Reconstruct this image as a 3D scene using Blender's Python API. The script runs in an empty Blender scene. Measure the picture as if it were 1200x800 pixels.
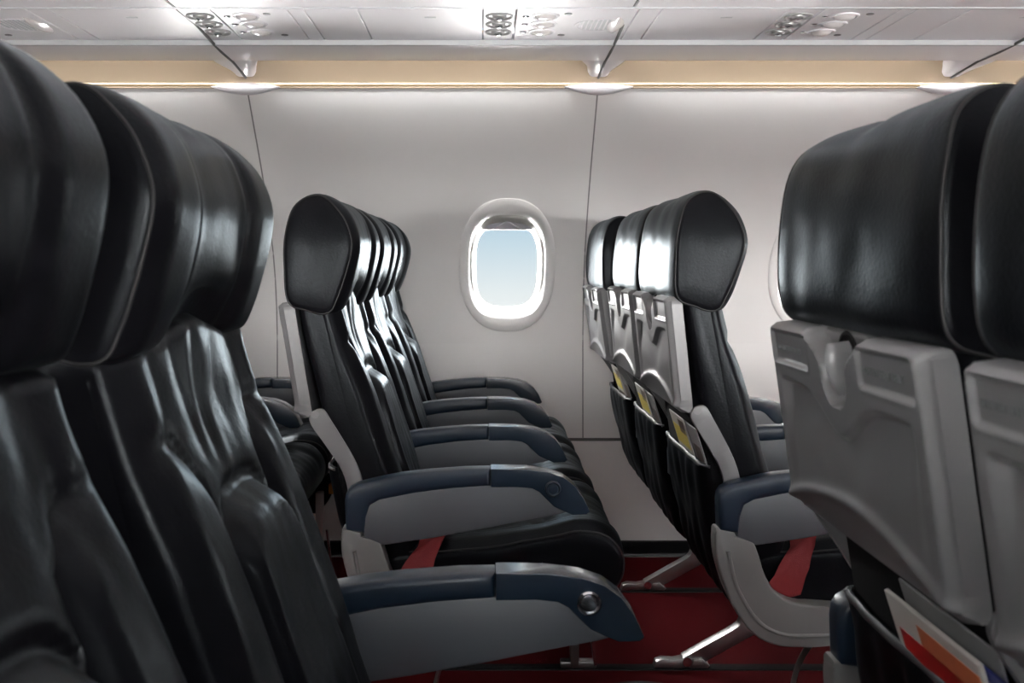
import bpy, bmesh, math, random
from mathutils import Vector, Matrix, noise
random.seed(7)
C = bpy.context.scene.collection
R = math.radians
F = 1160.0           # focal length in pixels of the 1200 px wide frame
CAMZ = 1.025
PITCH = 0.74

# ------------------------------------------------------------------ materials
def mat(name, base, rough=0.5, metal=0.0, spec=0.5, bump=0.0, bscale=200.0, var=0.0, vscale=3.0, stretch=None,
        emit=None, estr=0.0, coat=0.0, rvar=0.0):
    m = bpy.data.materials.new(name); m.use_nodes = True
    nt = m.node_tree; b = nt.nodes['Principled BSDF']
    b.inputs['Base Color'].default_value = (*base, 1)
    b.inputs['Roughness'].default_value = rough
    b.inputs['Metallic'].default_value = metal
    b.inputs['Specular IOR Level'].default_value = spec
    if coat:
        b.inputs['Coat Weight'].default_value = coat
        b.inputs['Coat Roughness'].default_value = 0.25
    tc = nt.nodes.new('ShaderNodeTexCoord')
    src = tc.outputs['Object']
    if stretch:
        mp = nt.nodes.new('ShaderNodeMapping'); mp.inputs['Scale'].default_value = stretch
        nt.links.new(src, mp.inputs['Vector']); src = mp.outputs['Vector']
    if bump:
        n = nt.nodes.new('ShaderNodeTexNoise'); n.inputs['Scale'].default_value = bscale; n.inputs['Detail'].default_value = 4
        nt.links.new(src, n.inputs['Vector'])
        bp = nt.nodes.new('ShaderNodeBump'); bp.inputs['Strength'].default_value = bump; bp.inputs['Distance'].default_value = 0.002
        nt.links.new(n.outputs['Fac'], bp.inputs['Height']); nt.links.new(bp.outputs['Normal'], b.inputs['Normal'])
    if var or rvar:
        n2 = nt.nodes.new('ShaderNodeTexNoise'); n2.inputs['Scale'].default_value = vscale; n2.inputs['Detail'].default_value = 5
        nt.links.new(src, n2.inputs['Vector'])
    if var:
        mx = nt.nodes.new('ShaderNodeMix'); mx.data_type = 'RGBA'
        mx.inputs[6].default_value = (*[c * (1 - var) for c in base], 1)
        mx.inputs[7].default_value = (*[min(1, c * (1 + var)) for c in base], 1)
        nt.links.new(n2.outputs['Fac'], mx.inputs[0]); nt.links.new(mx.outputs[2], b.inputs['Base Color'])
    if rvar:
        mr = nt.nodes.new('ShaderNodeMapRange')
        mr.inputs['To Min'].default_value = rough - rvar; mr.inputs['To Max'].default_value = rough + rvar
        mr.inputs['From Min'].default_value = 0.3; mr.inputs['From Max'].default_value = 0.7
        nt.links.new(n2.outputs['Fac'], mr.inputs['Value']); nt.links.new(mr.outputs[0], b.inputs['Roughness'])
    if emit:
        b.inputs['Emission Color'].default_value = (*emit, 1); b.inputs['Emission Strength'].default_value = estr
    return m

LEATHER = mat('black_leather', (0.0045, 0.0045, 0.0058), 0.29, spec=0.17, bump=0.2, bscale=230)
def soften_sheen(m, f0, f90):
    # leather: a dark diffuse body under a sheen whose grazing strength is limited by the grain
    nt = m.node_tree; b = nt.nodes['Principled BSDF']; out = nt.nodes['Material Output']
    b.inputs['Specular IOR Level'].default_value = 0.0
    gl = nt.nodes.new('ShaderNodeBsdfGlossy'); gl.inputs['Roughness'].default_value = b.inputs['Roughness'].default_value
    gl.inputs['Color'].default_value = (0.87, 0.95, 1.0, 1)  # bluish tint paints sky reflection into the sheen; leather itself untinted
    lw = nt.nodes.new('ShaderNodeLayerWeight'); lw.inputs['Blend'].default_value = 0.5
    pw = nt.nodes.new('ShaderNodeMath'); pw.operation = 'POWER'; pw.inputs[1].default_value = 4
    ma = nt.nodes.new('ShaderNodeMath'); ma.operation = 'MULTIPLY_ADD'; ma.inputs[1].default_value = f90; ma.inputs[2].default_value = f0
    mix = nt.nodes.new('ShaderNodeMixShader')
    nrm = b.inputs['Normal'].links[0].from_socket
    nt.links.new(nrm, gl.inputs['Normal']); nt.links.new(nrm, lw.inputs['Normal'])
    nt.links.new(lw.outputs['Facing'], pw.inputs[0]); nt.links.new(pw.outputs[0], ma.inputs[0]); nt.links.new(ma.outputs[0], mix.inputs[0])
    nt.links.new(b.outputs[0], mix.inputs[1]); nt.links.new(gl.outputs[0], mix.inputs[2]); nt.links.new(mix.outputs[0], out.inputs['Surface'])
soften_sheen(LEATHER, 0.008, 0.26)
STITCH = mat('stitched_seam', (0.006, 0.006, 0.007), 0.6)
GREY = mat('grey_shell_plastic', (0.165, 0.165, 0.17), 0.34, bump=0.05, bscale=500, var=0.04, vscale=6)
GREYP = mat('grey_arm_panel', (0.072, 0.077, 0.088), 0.42, bump=0.05, bscale=600, var=0.04, vscale=5)
SHROUD = mat('pale_grey_plastic', (0.14, 0.14, 0.138), 0.42, bump=0.05, bscale=500, var=0.04, vscale=5)
NAVY = mat('dark_blue_plastic', (0.008, 0.017, 0.032), 0.33, bump=0.06, bscale=700, var=0.1, vscale=5)
NAVYG = mat('polished_dark_blue_plastic', (0.012, 0.022, 0.038), 0.2, bump=0.04, bscale=700, var=0.1, vscale=5, coat=.4)
SILV = mat('satin_blue_grey_plastic', (0.06, 0.075, 0.10), 0.25, var=0.05)
METAL = mat('brushed_metal', (0.40, 0.39, 0.39), 0.35, metal=1.0, var=0.06, vscale=20)
CHROME = mat('polished_metal', (0.75, 0.75, 0.77), 0.15, metal=1.0, var=0.03)
BLACK = mat('black_fabric', (0.005, 0.005, 0.006), 0.8, spec=.1, bump=0.3, bscale=300)
BLACKP = mat('black_rubber', (0.006, 0.006, 0.007), 0.8, spec=.2, var=0.1)
TRIMG = mat('grey_edge_binding', (0.07, 0.07, 0.075), 0.5, var=0.1)
WALL = mat('sidewall_plastic', (0.78, 0.765, 0.755), 0.33, bump=0.03, bscale=900, var=0.012, vscale=2, spec=0.4)
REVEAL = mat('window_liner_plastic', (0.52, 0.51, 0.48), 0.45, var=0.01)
OVER = mat('overhead_plastic', (0.76, 0.74, 0.77), 0.3, bump=0.02, bscale=900, var=0.012, vscale=2, spec=0.5)
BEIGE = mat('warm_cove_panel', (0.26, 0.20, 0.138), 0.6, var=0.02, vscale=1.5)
SEAMM = mat('grey_gap_gasket', (0.12, 0.12, 0.12), 0.7, var=0.1)
GAPM = mat('grey_joint_filler', (0.22, 0.22, 0.22), 0.7, var=0.1)
RAIL = mat('grey_rail', (0.50, 0.51, 0.53), 0.5, var=0.05)
CARPET = mat('red_carpet', (0.08, 0.002, 0.004), 0.95, spec=0.1, bump=0.9, bscale=420, var=0.35, vscale=160)
BELT = mat('red_belt_webbing', (0.17, 0.003, 0.006), 0.65, bump=0.5, bscale=500, var=0.15, vscale=40)
STRIP = mat('warm_light_strip', (1, 0.85, 0.55), 0.5, emit=(1, 0.74, 0.38), estr=0.7)
LAMP = mat('ceiling_lamp', (1, 1, 1), 0.5, emit=(1, 0.88, 0.70), estr=0.9)
LENS = mat('reading_light_lens', (0.8, 0.76, 0.76), 0.08, spec=0.8, coat=0.5, var=0.02)
VENT = mat('grey_vent_metal', (0.42, 0.42, 0.42), 0.3, metal=0.3, var=0.1, vscale=30)
ICON = mat('dark_sign_print', (0.08, 0.075, 0.08), 0.5, var=0.05)
TEXTM = mat('grey_print', (0.12, 0.125, 0.13), 0.5, var=0.05)
SHADE = mat('window_shade', (0.42, 0.42, 0.46), 0.45, var=0.02)
SHADED = mat('window_shade_grey', (0.13, 0.13, 0.14), 0.5, var=0.02)
PAPERW = mat('white_paper', (0.62, 0.6, 0.56), 0.5, var=0.05)
PAPERG = mat('grey_paper', (0.3, 0.3, 0.3), 0.4, var=0.06)
PAPERR = mat('red_print', (0.5, 0.02, 0.02), 0.35, var=0.2, vscale=30)
PAPERO = mat('orange_print', (0.6, 0.16, 0.07), 0.4, var=0.2, vscale=30)
PAPERB = mat('blue_print', (0.02, 0.03, 0.2), 0.35, var=0.2, vscale=30)
PAPERY = mat('yellow_print', (0.75, 0.6, 0.1), 0.4, var=0.1, vscale=30)
PAPERN = mat('brown_print', (0.10, 0.06, 0.05), 0.4, var=0.2, vscale=30)
ORANGE = mat('orange_webbing', (0.6, 0.22, 0.02), 0.6, var=0.1)

def glass():
    m = bpy.data.materials.new('window_acrylic'); m.use_nodes = True
    nt = m.node_tree; nt.nodes.clear()
    out = nt.nodes.new('ShaderNodeOutputMaterial'); mix = nt.nodes.new('ShaderNodeMixShader')
    tr = nt.nodes.new('ShaderNodeBsdfTransparent'); gl = nt.nodes.new('ShaderNodeBsdfGlossy')
    tr.inputs['Color'].default_value = (0.95, 0.97, 0.98, 1); gl.inputs['Roughness'].default_value = 0.03
    fr = nt.nodes.new('ShaderNodeFresnel'); fr.inputs['IOR'].default_value = 1.2
    nt.links.new(fr.outputs[0], mix.inputs[0]); nt.links.new(tr.outputs[0], mix.inputs[1]); nt.links.new(gl.outputs[0], mix.inputs[2])
    nt.links.new(mix.outputs[0], out.inputs['Surface'])
    return m
GLASS = glass()

# ------------------------------------------------------------------ helpers
def finish(bm, name, m, smooth=40):
    bmesh.ops.recalc_face_normals(bm, faces=bm.faces[:])
    me = bpy.data.meshes.new(name); bm.to_mesh(me); bm.free()
    me.materials.append(m)
    if smooth:
        me.shade_smooth()
        me.set_sharp_from_angle(angle=R(smooth))
    return me
def ob(name, me, parent=None, loc=(0, 0, 0), label=None, cat=None, group=None, kind=None):
    o = bpy.data.objects.new(name, me); C.objects.link(o); o.location = loc
    if parent: o.parent = parent
    if label: o['label'] = label
    if cat: o['category'] = cat
    if group: o['group'] = group
    if kind: o['kind'] = kind
    return o
def thing(name, loc, label, cat, group=None):
    return ob(name, None, None, loc, label, cat, group)
def merge(meshes, name):
    """several meshes of one part into one mesh, each piece keeping its material"""
    bm = bmesh.new(); mats = []
    for me in meshes:
        mp = {}
        for i, mm in enumerate(me.materials):
            if mm not in mats: mats.append(mm)
            mp[i] = mats.index(mm)
        n0 = len(bm.faces)
        bm.from_mesh(me); bm.faces.ensure_lookup_table()
        for f in bm.faces[n0:]: f.material_index = mp.get(f.material_index, 0)
    out = bpy.data.meshes.new(name); bm.to_mesh(out); bm.free()
    for mm in mats: out.materials.append(mm)
    return out

def poly(pts, y0, y1, bev=0.0, seg=2):
    """polygon in x-z extruded between y0 and y1 with rounded rims"""
    bm = bmesh.new()
    vs = [bm.verts.new((x, y0, z)) for x, z in pts]
    f = bm.faces.new(vs)
    r = bmesh.ops.extrude_face_region(bm, geom=[f])
    nv = [g for g in r['geom'] if isinstance(g, bmesh.types.BMVert)]
    for v in nv: v.co.y = y1
    if bev:
        es = [e for e in bm.edges if abs(e.verts[0].co.y - e.verts[1].co.y) < 1e-7]
        bmesh.ops.bevel(bm, geom=es, offset=bev, segments=seg, profile=0.5, affect='EDGES', clamp_overlap=True)
    bmesh.ops.triangulate(bm, faces=[f for f in bm.faces if len(f.verts) > 4])
    return bm
def box(x0, x1, y0, y1, z0, z1, bev=0.0, seg=2):
    bm = bmesh.new(); bmesh.ops.create_cube(bm, size=1)
    for v in bm.verts:
        v.co = Vector(((x0 + x1) / 2 + v.co.x * (x1 - x0), (y0 + y1) / 2 + v.co.y * (y1 - y0), (z0 + z1) / 2 + v.co.z * (z1 - z0)))
    if bev: bmesh.ops.bevel(bm, geom=bm.edges[:], offset=bev, segments=seg, profile=0.5, affect='EDGES')
    return bm
def spline(pts, n, closed=False):
    """Catmull-Rom through 2-D or 3-D points"""
    P = [Vector(p) for p in pts]; N = len(P); out = []
    segs = N if closed else N - 1
    for i in range(n):
        t = i / (n if closed else n - 1) * segs
        k = min(int(t), segs - 1); u = t - k
        g = (lambda j: P[j % N]) if closed else (lambda j: P[max(0, min(N - 1, j))])
        a, b, c, d = g(k - 1), g(k), g(k + 1), g(k + 2)
        out.append(0.5 * ((2 * b) + (c - a) * u + (2 * a - 5 * b + 4 * c - d) * u * u + (3 * b - a - 3 * c + d) * u ** 3))
    return out
def loft(rings, closed_ring=True, caps=True):
    bm = bmesh.new(); V = [[bm.verts.new(p) for p in r] for r in rings]
    for a, b in zip(V, V[1:]):
        n = len(a)
        for i in range(n if closed_ring else n - 1):
            j = (i + 1) % n
            try: bm.faces.new((a[i], a[j], b[j], b[i]))
            except ValueError: pass
    if caps:
        for r in (V[0], V[-1]):
            c = bm.verts.new(sum((v.co for v in r), Vector()) / len(r))
            for i in range(len(r)): bm.faces.new((r[i], r[(i + 1) % len(r)], c))
    return bm
def tube(pts, rad, n=10, flat=1.0, closed=False):
    P = [Vector(p) for p in pts]; rings = []
    up = Vector((0, 1, 0))
    for i, p in enumerate(P):
        if closed: t = P[(i + 1) % len(P)] - P[i - 1]
        else: t = P[min(i + 1, len(P) - 1)] - P[max(i - 1, 0)]
        t.normalize()
        u = up if abs(t.dot(up)) < 0.95 else Vector((0, 0, 1))
        a = t.cross(u).normalized(); b = a.cross(t).normalized()
        rr = rad[i] if isinstance(rad, (list, tuple)) else rad
        rings.append([p + a * math.cos(2 * math.pi * k / n) * rr * flat + b * math.sin(2 * math.pi * k / n) * rr for k in range(n)])
    if closed: rings.append(rings[0])
    return loft(rings, caps=not closed)
def lathe(prof, n=28, axis='Z'):
    """profile (r, h) turned about an axis"""
    bm = bmesh.new(); rings = []
    for r, h in prof:
        if r < 1e-6: rings.append([bm.verts.new((0, 0, h))])
        else: rings.append([bm.verts.new((r * math.cos(2 * math.pi * k / n), r * math.sin(2 * math.pi * k / n), h)) for k in range(n)])
    for a, b in zip(rings, rings[1:]):
        for k in range(n):
            j = (k + 1) % n
            if len(a) == 1 and len(b) == 1: continue
            if len(a) == 1: bm.faces.new((a[0], b[k], b[j]))
            elif len(b) == 1: bm.faces.new((a[k], a[j], b[0]))
            else: bm.faces.new((a[k], a[j], b[j], b[k]))
    if axis == 'Y': bmesh.ops.rotate(bm, verts=bm.verts[:], cent=(0, 0, 0), matrix=Matrix.Rotation(R(90), 3, 'X'))   # +h -> -y
    return bm
def shift(bm, d, s=(1, 1, 1)):
    for v in bm.verts: v.co = Vector((v.co.x * s[0] + d[0], v.co.y * s[1] + d[1], v.co.z * s[2] + d[2]))
    return bm
def ss(a, b, x):
    t = max(0.0, min(1.0, (x - a) / (b - a))); return t * t * (3 - 2 * t)
def gauss(x, w): return math.exp(-(x / w) ** 2)
def lerpp(tab, z):
    """piecewise-linear lookup: tab sorted by z, rows (z, value)"""
    if z <= tab[0][0]: return tab[0][1]
    for (a, x), (b, y) in zip(tab, tab[1:]):
        if z <= b: return x + (y - x) * (z - a) / (b - a)
    return tab[-1][1]

# ------------------------------------------------------------------ the cabin shell
WPROF = [(3.045, 1.572), (3.06, 1.548), (3.11, 1.49), (3.18, 1.41), (3.25, 1.328), (3.32, 1.235), (3.38, 1.145), (3.43, 1.06),
         (3.465, 0.97), (3.488, 0.87), (3.50, 0.76), (3.50, 0.6), (3.498, 0.406)]
def ywall(z):
    return lerpp(sorted((b, a) for a, b in WPROF), z)
AISLE = 1.61
def mirror(y): return 2 * AISLE - y
WX, WZ = 0.090, 1.012           # centre of the window in view
WSP = 1.08                      # spacing of windows and wall panels
SEAMS = [-1.801, -0.721, 0.359, 1.439, 2.519, 3.599]
HA, HB, HN = 0.135, 0.182, 2.9  # hole in the wall panel
def sup(a, b, n, k, N):
    t = 2 * math.pi * k / N; c, s = math.cos(t), math.sin(t)
    return (a * math.copysign(abs(c) ** (2 / n), c), b * math.copysign(abs(s) ** (2 / n), s))

def wall_panel(x0, x1, wx, far=True):
    Y = ywall if far else (lambda z: mirror(ywall(z)))
    bm = bmesh.new()
    N = 64; cw, c0, c1 = 0.24, 0.74, 1.30
    # square cell round the window opening
    rings = []
    for q in (0.0, 0.1, 0.35, 0.7, 1.0):
        ring = []
        for k in range(N):
            hx, hz = sup(HA, HB, HN, k, N)
            t = 2 * math.pi * (k) / N; c, s = math.cos(t), math.sin(t); m = max(abs(c), abs(s))
            rx = cw * c / m; rz = (c1 - WZ if s > 0 else WZ - c0) * s / m
            ring.append((wx + hx + (rx - hx) * q, WZ + hz + (rz - hz) * q))
        rings.append(ring)
    V = [[bm.verts.new((x, Y(z), z)) for x, z in r] for r in rings]
    for a, b in zip(V, V[1:]):
        for k in range(N):
            j = (k + 1) % N; bm.faces.new((a[k], a[j], b[j], b[k]))
    # the rest as a grid
    side = []
    for k in range(N):
        t = 2 * math.pi * k / N; c, s_ = math.cos(t), math.sin(t)
        if c >= abs(s_) - 1e-9: side.append(WZ + (c1 - WZ if s_ > 0 else WZ - c0) * s_ / c)
    def grid(xa, xb, za, zb, nx, cell=False):
        zs = sorted({za, zb} | {z for _, z in WPROF if za < z < zb}) if not cell else sorted(side)
        xs = [xa + (xb - xa) * i / nx for i in range(nx + 1)]
        G = [[bm.verts.new((x, Y(z), z)) for x in xs] for z in zs]
        for i in range(len(zs) - 1):
            for j in range(nx): bm.faces.new((G[i][j], G[i][j + 1], G[i + 1][j + 1], G[i + 1][j]))
    zt, zb = WPROF[0][1], WPROF[-1][1]
    grid(x0, x1, zb, c0, 4); grid(x0, x1, c1, zt, 4)
    grid(x0, wx - cw, c0, c1, 2, True); grid(wx + cw, x1, c0, c1, 2, True)
    bmesh.ops.remove_doubles(bm, verts=bm.verts[:], dist=2e-4)
    return bm
WIN_CENTRES = []; NEAR_CENTRES = []; NEARX = (-WSP / 2 + .27 - .013 + .0, .257)
for i in range(5):
    wx = WX + (i - 2) * WSP + WSP * 1 - WSP * 0
    wx = (SEAMS[i] + SEAMS[i + 1]) / 2 + (WX - (SEAMS[1] + SEAMS[2]) / 2)
    WIN_CENTRES.append(wx)
    ob('wall_back' if i == 0 else 'wall_back.%03d' % i, finish(wall_panel(SEAMS[i] + .0015, SEAMS[i + 1] - .0015, wx), 'wall_back', WALL, 60),
       label='moulded off-white cabin sidewall panel with one window', cat='wall', kind='structure')
    for q in (0, 1):
        a = SEAMS[i] + q * WSP / 2; nx = wx + NEARX[q]
        NEAR_CENTRES.append(nx)
        ob('wall_front' if i + q == 0 else 'wall_front.%03d' % (2 * i + q), finish(wall_panel(a, a + WSP / 2, nx, False), 'wall_front', WALL, 60),
           label='cabin sidewall on the near side', cat='wall', kind='structure')

def strip_along(prof, x0, x1, off=0.0015):
    """thin strip following the wall profile (closes a joint)"""
    bm = bmesh.new(); rows = []
    for y, z in prof:
        rows.append([bm.verts.new((x, yy, z)) for x, yy in ((x0, y + .004), (x0, y - off), (x1, y - off), (x1, y + .004))])
    for a, b in zip(rows, rows[1:]):
        for k in range(3): bm.faces.new((a[k], a[k + 1], b[k + 1], b[k]))
    return bm
n = 0
for s in SEAMS:
    n += 1
    ob('trim_%d' % n, finish(strip_along(WPROF, s - .0022, s + .0022, .0008), 'joint', GAPM, 0), label='dark joint between two sidewall panels', cat='trim', kind='structure')

# lower wall (dado), groove and baseboard
X0, X1 = SEAMS[0], SEAMS[-1]
def plane_x(rows, x0=X0, x1=X1, nx=1):
    bm = bmesh.new()
    V = [[bm.verts.new((x0 + (x1 - x0) * i / nx, y, z)) for i in range(nx + 1)] for y, z in rows]
    for a, b in zip(V, V[1:]):
        for i in range(nx): bm.faces.new((a[i], a[i + 1], b[i + 1], b[i]))
    return bm
DADO = [(3.499, .398), (3.494, .30), (3.485, .18), (3.47, .05), (3.465, 0)]
ob('wall_back_lower', finish(plane_x(DADO), 'dado', WALL, 60), label='plain lower sidewall panel above the black skirting', cat='wall', kind='structure')
ob('wall_front_lower', finish(plane_x([(mirror(y), z) for y, z in DADO]), 'dado', WALL, 60), label='lower sidewall on the near side', cat='wall', kind='structure')
n += 1
ob('trim_%d' % n, finish(box(X0, X1, 3.4975, 3.52, .3965, .407), 'groove', SEAMM, 0), label='dark groove above the lower sidewall panel', cat='trim', kind='structure')
ob('trim_%d' % (n + 1), finish(box(X0, X1, mirror(3.52), mirror(3.4975), .3965, .407), 'groove', SEAMM, 0), label='groove on the near sidewall', cat='trim', kind='structure')
n += 1
ob('baseboard_back', finish(box(X0, X1, 3.445, 3.468, 0, .055, .006), 'baseboard', BLACKP), label='black skirting along the foot of the sidewall', cat='baseboard', kind='structure')
ob('floor', finish(box(X0, X1, mirror(3.5), 3.5, -.03, 0), 'floor', CARPET, 0), label='dark red cabin carpet', cat='floor', kind='structure')
for y in (2.505, 3.095, mirror(2.505), mirror(3.095)):
    n += 1
    ob('trim_%d' % n, finish(box(X0, X1, y - .017, y + .017, 0.0, .005, .002), 'seat_track', BLACKP), label='black seat track let into the red carpet', cat='trim', kind='structure')
for side, x in (('left', X0), ('right', X1)):
    ob('wall_' + side, finish(box(x - .03, x, mirror(3.5), 3.5, 0, 2.2), 'bulkhead', WALL, 0), label='bulkhead closing the cabin', cat='wall', kind='structure')

# windows
def ring_loft(sections, wx, N=72):
    """sections: (a, b, y offset from wall plane / absolute flag)"""
    bm = bmesh.new(); V = []
    for a, b, n_, fy in sections:
        row = []
        for k in range(N):
            x, z = sup(a, b, n_, k, N); row.append(bm.verts.new((wx + x, fy(WZ + z), WZ + z)))
        V.append(row)
    for p, q in zip(V, V[1:]):
        for k in range(N):
            j = (k + 1) % N; bm.faces.new((p[k], p[j], q[j], q[k]))
    return bm
def window(idx, wx, far, closed=0.0):
    sg = 1 if far else -1
    Yw = ywall if far else (lambda z: mirror(ywall(z)))
    def at(d): return lambda z: Yw(z) - sg * d              # d > 0 is into the cabin
    # plane of the pane, leaning with the wall
    def flat(d):
        ya, yb = ywall(WZ - .15), ywall(WZ + .15)
        f = lambda z: ya + (yb - ya) * (z - WZ + .15) / .3 + d
        return (lambda z: f(z)) if far else (lambda z: mirror(f(z)))
    w = thing('window_%d' % idx, (wx, Yw(WZ), WZ), 'oval cabin window looking out to pale sky' if closed == 0 else 'cabin window with its grey shade pulled down', 'window')
    w['kind'] = 'structure'
    M = Matrix.Translation(-Vector((wx, Yw(WZ), WZ)))
    def part(name, bm, m, par=w, sm=40, **kw):
        bm.transform(M); return ob(name, finish(bm, name, m, sm), par, **kw)
    bez = ring_loft([(.168, .230, 2.35, at(-.001)), (.167, .229, 2.35, at(.004)), (.162, .224, 2.4, at(.007)), (.150, .206, 2.5, at(.008)), (.140, .188, 2.7, at(.006)),
                     (.134, .180, 2.9, at(.000)), (.130, .175, 2.9, at(-.010))], wx)
    fr = part('bezel', bez, WALL)
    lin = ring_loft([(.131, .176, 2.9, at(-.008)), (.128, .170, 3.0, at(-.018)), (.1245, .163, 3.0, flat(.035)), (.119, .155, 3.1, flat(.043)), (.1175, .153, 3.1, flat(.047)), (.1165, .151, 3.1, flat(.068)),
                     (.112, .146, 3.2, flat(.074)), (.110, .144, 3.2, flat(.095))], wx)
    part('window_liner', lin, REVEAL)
    bm = bmesh.new()
    vs = []
    for k in range(64):
        x, z = sup(.118, .154, 3.1, k, 64); vs.append(bm.verts.new((wx + x, flat(.07)(WZ + z), WZ + z)))
    bm.faces.new(vs)
    part('pane', bm, GLASS, sm=0)
    # shade with its grip
    drop = .022 + closed * .27
    zt, zb = WZ + .150, WZ + .150 - drop
    bm = bmesh.new(); NV = 28
    rows = []
    for i in range(9):
        z = zb + (zt + .02 - zb) * i / 8; hw = .1235 if z < WZ + .09 else .1235 * max(.3, (1 - ((z - WZ - .09) / .085) ** 2.6)) ** .5
        rows.append([bm.verts.new((wx + hw * (j / 8 - 1), flat(.052)(z), z)) for j in (0, 2, 4, 6, 8, 10, 12, 14, 16)])
    for a, b in zip(rows, rows[1:]):
        for j in range(8): bm.faces.new((a[j], a[j + 1], b[j + 1], b[j]))
    r = bmesh.ops.extrude_face_region(bm, geom=bm.faces[:])
    for v in [g for g in r['geom'] if isinstance(g, bmesh.types.BMVert)]: v.co.y += sg * .005
    sh = part('shade', bm, SHADE if closed == 0 else SHADED)
    if far:
        pts = spline([(-.052, 0), (-.03, .012), (-.012, .024), (0, .027), (.012, .024), (.03, .012), (.052, 0)], 21)
        g = bmesh.new(); rr = []
        for d, sc in ((.050, 1.0), (.034, .96), (.028, .8)):
            rr.append([g.verts.new((wx + p.x * sc, flat(d)(zb + p.y * sc + .002), zb + p.y * sc + .002)) for p in pts])
        for a, b in zip(rr, rr[1:]):
            for j in range(20): g.faces.new((a[j], a[j + 1], b[j + 1], b[j]))
        g.faces.new(rr[-1])
        part('shade_grip', g, SHADE, sh)
    return w
idx = 0
for i, wx in enumerate(WIN_CENTRES):
    idx += 1; window(idx, wx, True, 0.78 if i == 2 else 0.0)
    for nx in NEAR_CENTRES[2 * i:2 * i + 2]:
        idx += 1; window(idx, nx, False)

# ------------------------------------------------------------------ overhead
PZ = 1.625
PY0, PY1 = 2.335, 2.667
ob('trim_%d' % (n + 1), finish(box(X0, X1, PY1, PY1 + .012, 1.612, PZ + .02), 'rail', RAIL, 0), label='grey rail between service panels and light valance', cat='trim', kind='structure'); n += 1
ob('trim_%d' % (n + 1), finish(box(X0, X1, PY0 - .006, PY0, PZ - .001, PZ + .03), 'rail', RAIL, 0), label='thin grey gap along the overhead bins', cat='trim', kind='structure'); n += 1
ob('ceiling_panel_backing', finish(box(X0, X1, PY0 - .01, PY1 + .01, PZ + .035, PZ + .05), 'backing', SEAMM, 0), label='dark channel behind the service panels', cat='ceiling', kind='structure')
# valance, cove, light strip
VAL = [(2.676, 1.640), (2.677, 1.616), (2.682, 1.6125), (2.75, 1.6105), (2.855, 1.6085), (2.868, 1.611), (2.872, 1.618), (2.872, 1.66)]
COVE = [(2.872, 1.70), (2.93, 1.682), (2.985, 1.645), (3.02, 1.608), (3.034, 1.583), (3.036, 1.577)]
gi = 0
NAMES3 = ['over the left seat rows', 'above the window in view', 'over the right seat rows']
for i in range(5):
    a, b = SEAMS[i] + .003, SEAMS[i + 1] - .003
    ob('trim_%d' % (n + 1), finish(plane_x(VAL, a, b), 'valance', OVER, 30), label='white valance strip under the overhead bins', cat='trim', kind='structure'); n += 1
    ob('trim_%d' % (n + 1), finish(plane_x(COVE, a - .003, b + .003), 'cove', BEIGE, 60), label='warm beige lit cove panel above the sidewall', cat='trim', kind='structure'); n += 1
    t = thing('cove_light', ((a + b) / 2, 3.04, 1.574),
              'thin warm light strip along the sidewall top, ' + ['beyond the left cover disc', 'left of the middle cover disc', 'right of the middle cover disc', 'beyond the right cover disc', 'far along the cabin'][i], 'light', 'warm cove light strips')
    ob('lamp_tube', finish(shift(box(a + .085, b - .085, 3.036, 3.043, 1.5722, 1.5757, .001), (-(a + b) / 2, -3.04, -1.574)), 'strip', STRIP, 0), t)
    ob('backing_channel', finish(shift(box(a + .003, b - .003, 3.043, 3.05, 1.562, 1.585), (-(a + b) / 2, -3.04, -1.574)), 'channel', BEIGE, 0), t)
# overhead bins
BIN = [(2.331, 1.626), (2.28, 1.6255), (2.22, 1.628), (2.14, 1.638), (2.05, 1.662), (1.97, 1.705), (1.91, 1.77), (1.885, 1.86), (1.88, 2.02), (1.90, 2.08)]
for i in range(5):
    a, b = SEAMS[i] + .004, SEAMS[i + 1] - .004
    if -1 < i < 5:
        lab = ['overhead bin furthest left', 'overhead bin above the left seat rows', 'overhead bin between the middle and right joints', 'overhead bin at the far right', 'overhead bin far along the cabin'][i]
        t = thing('overhead_bin', ((a + b) / 2, 2.1, 1.63), 'white curved ' + lab, 'luggage bin', 'overhead luggage bins')
        bm = plane_x(BIN, a, b)
        r = bmesh.ops.extrude_face_region(bm, geom=bm.faces[:])
        for v in [g for g in r['geom'] if isinstance(g, bmesh.types.BMVert)]: v.co += Vector((0, .02, .02)) if v.co.y < 2.3 else Vector((0, 0, .025))
        ob('bin_shell', finish(shift(bm, (-(a + b) / 2, -2.1, -1.63)), 'bin', OVER, 40), t)
NEARPROF = [(mirror(y), z) for y, z in ([(3.045, 1.572), (3.02, 1.61), (2.87, 1.612), (2.335, 1.625)] + BIN)]
ob('ceiling_near_side', finish(plane_x(NEARPROF), 'near_bins', OVER, 40), label='overhead bins on the near side', cat='ceiling', kind='structure')
ob('ceiling', finish(plane_x([(1.92, 2.08), (1.80, 2.13), (1.61, 2.14), (1.42, 2.13), (1.30, 2.08)]), 'ceiling', OVER, 40), label='cabin ceiling over the aisle', cat='ceiling', kind='structure')
for y in (1.83, 1.39):
    t = thing('ceiling_light', (0.9, y, 2.095), 'long ceiling light over the %s side of the aisle' % ('far' if y > 1.61 else 'near'), 'light', 'aisle ceiling lights')
    ob('diffuser', finish(box(-2.6, 2.6, -.05, .05, -.012, 0, .005), 'diffuser', LAMP, 0), t)

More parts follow.
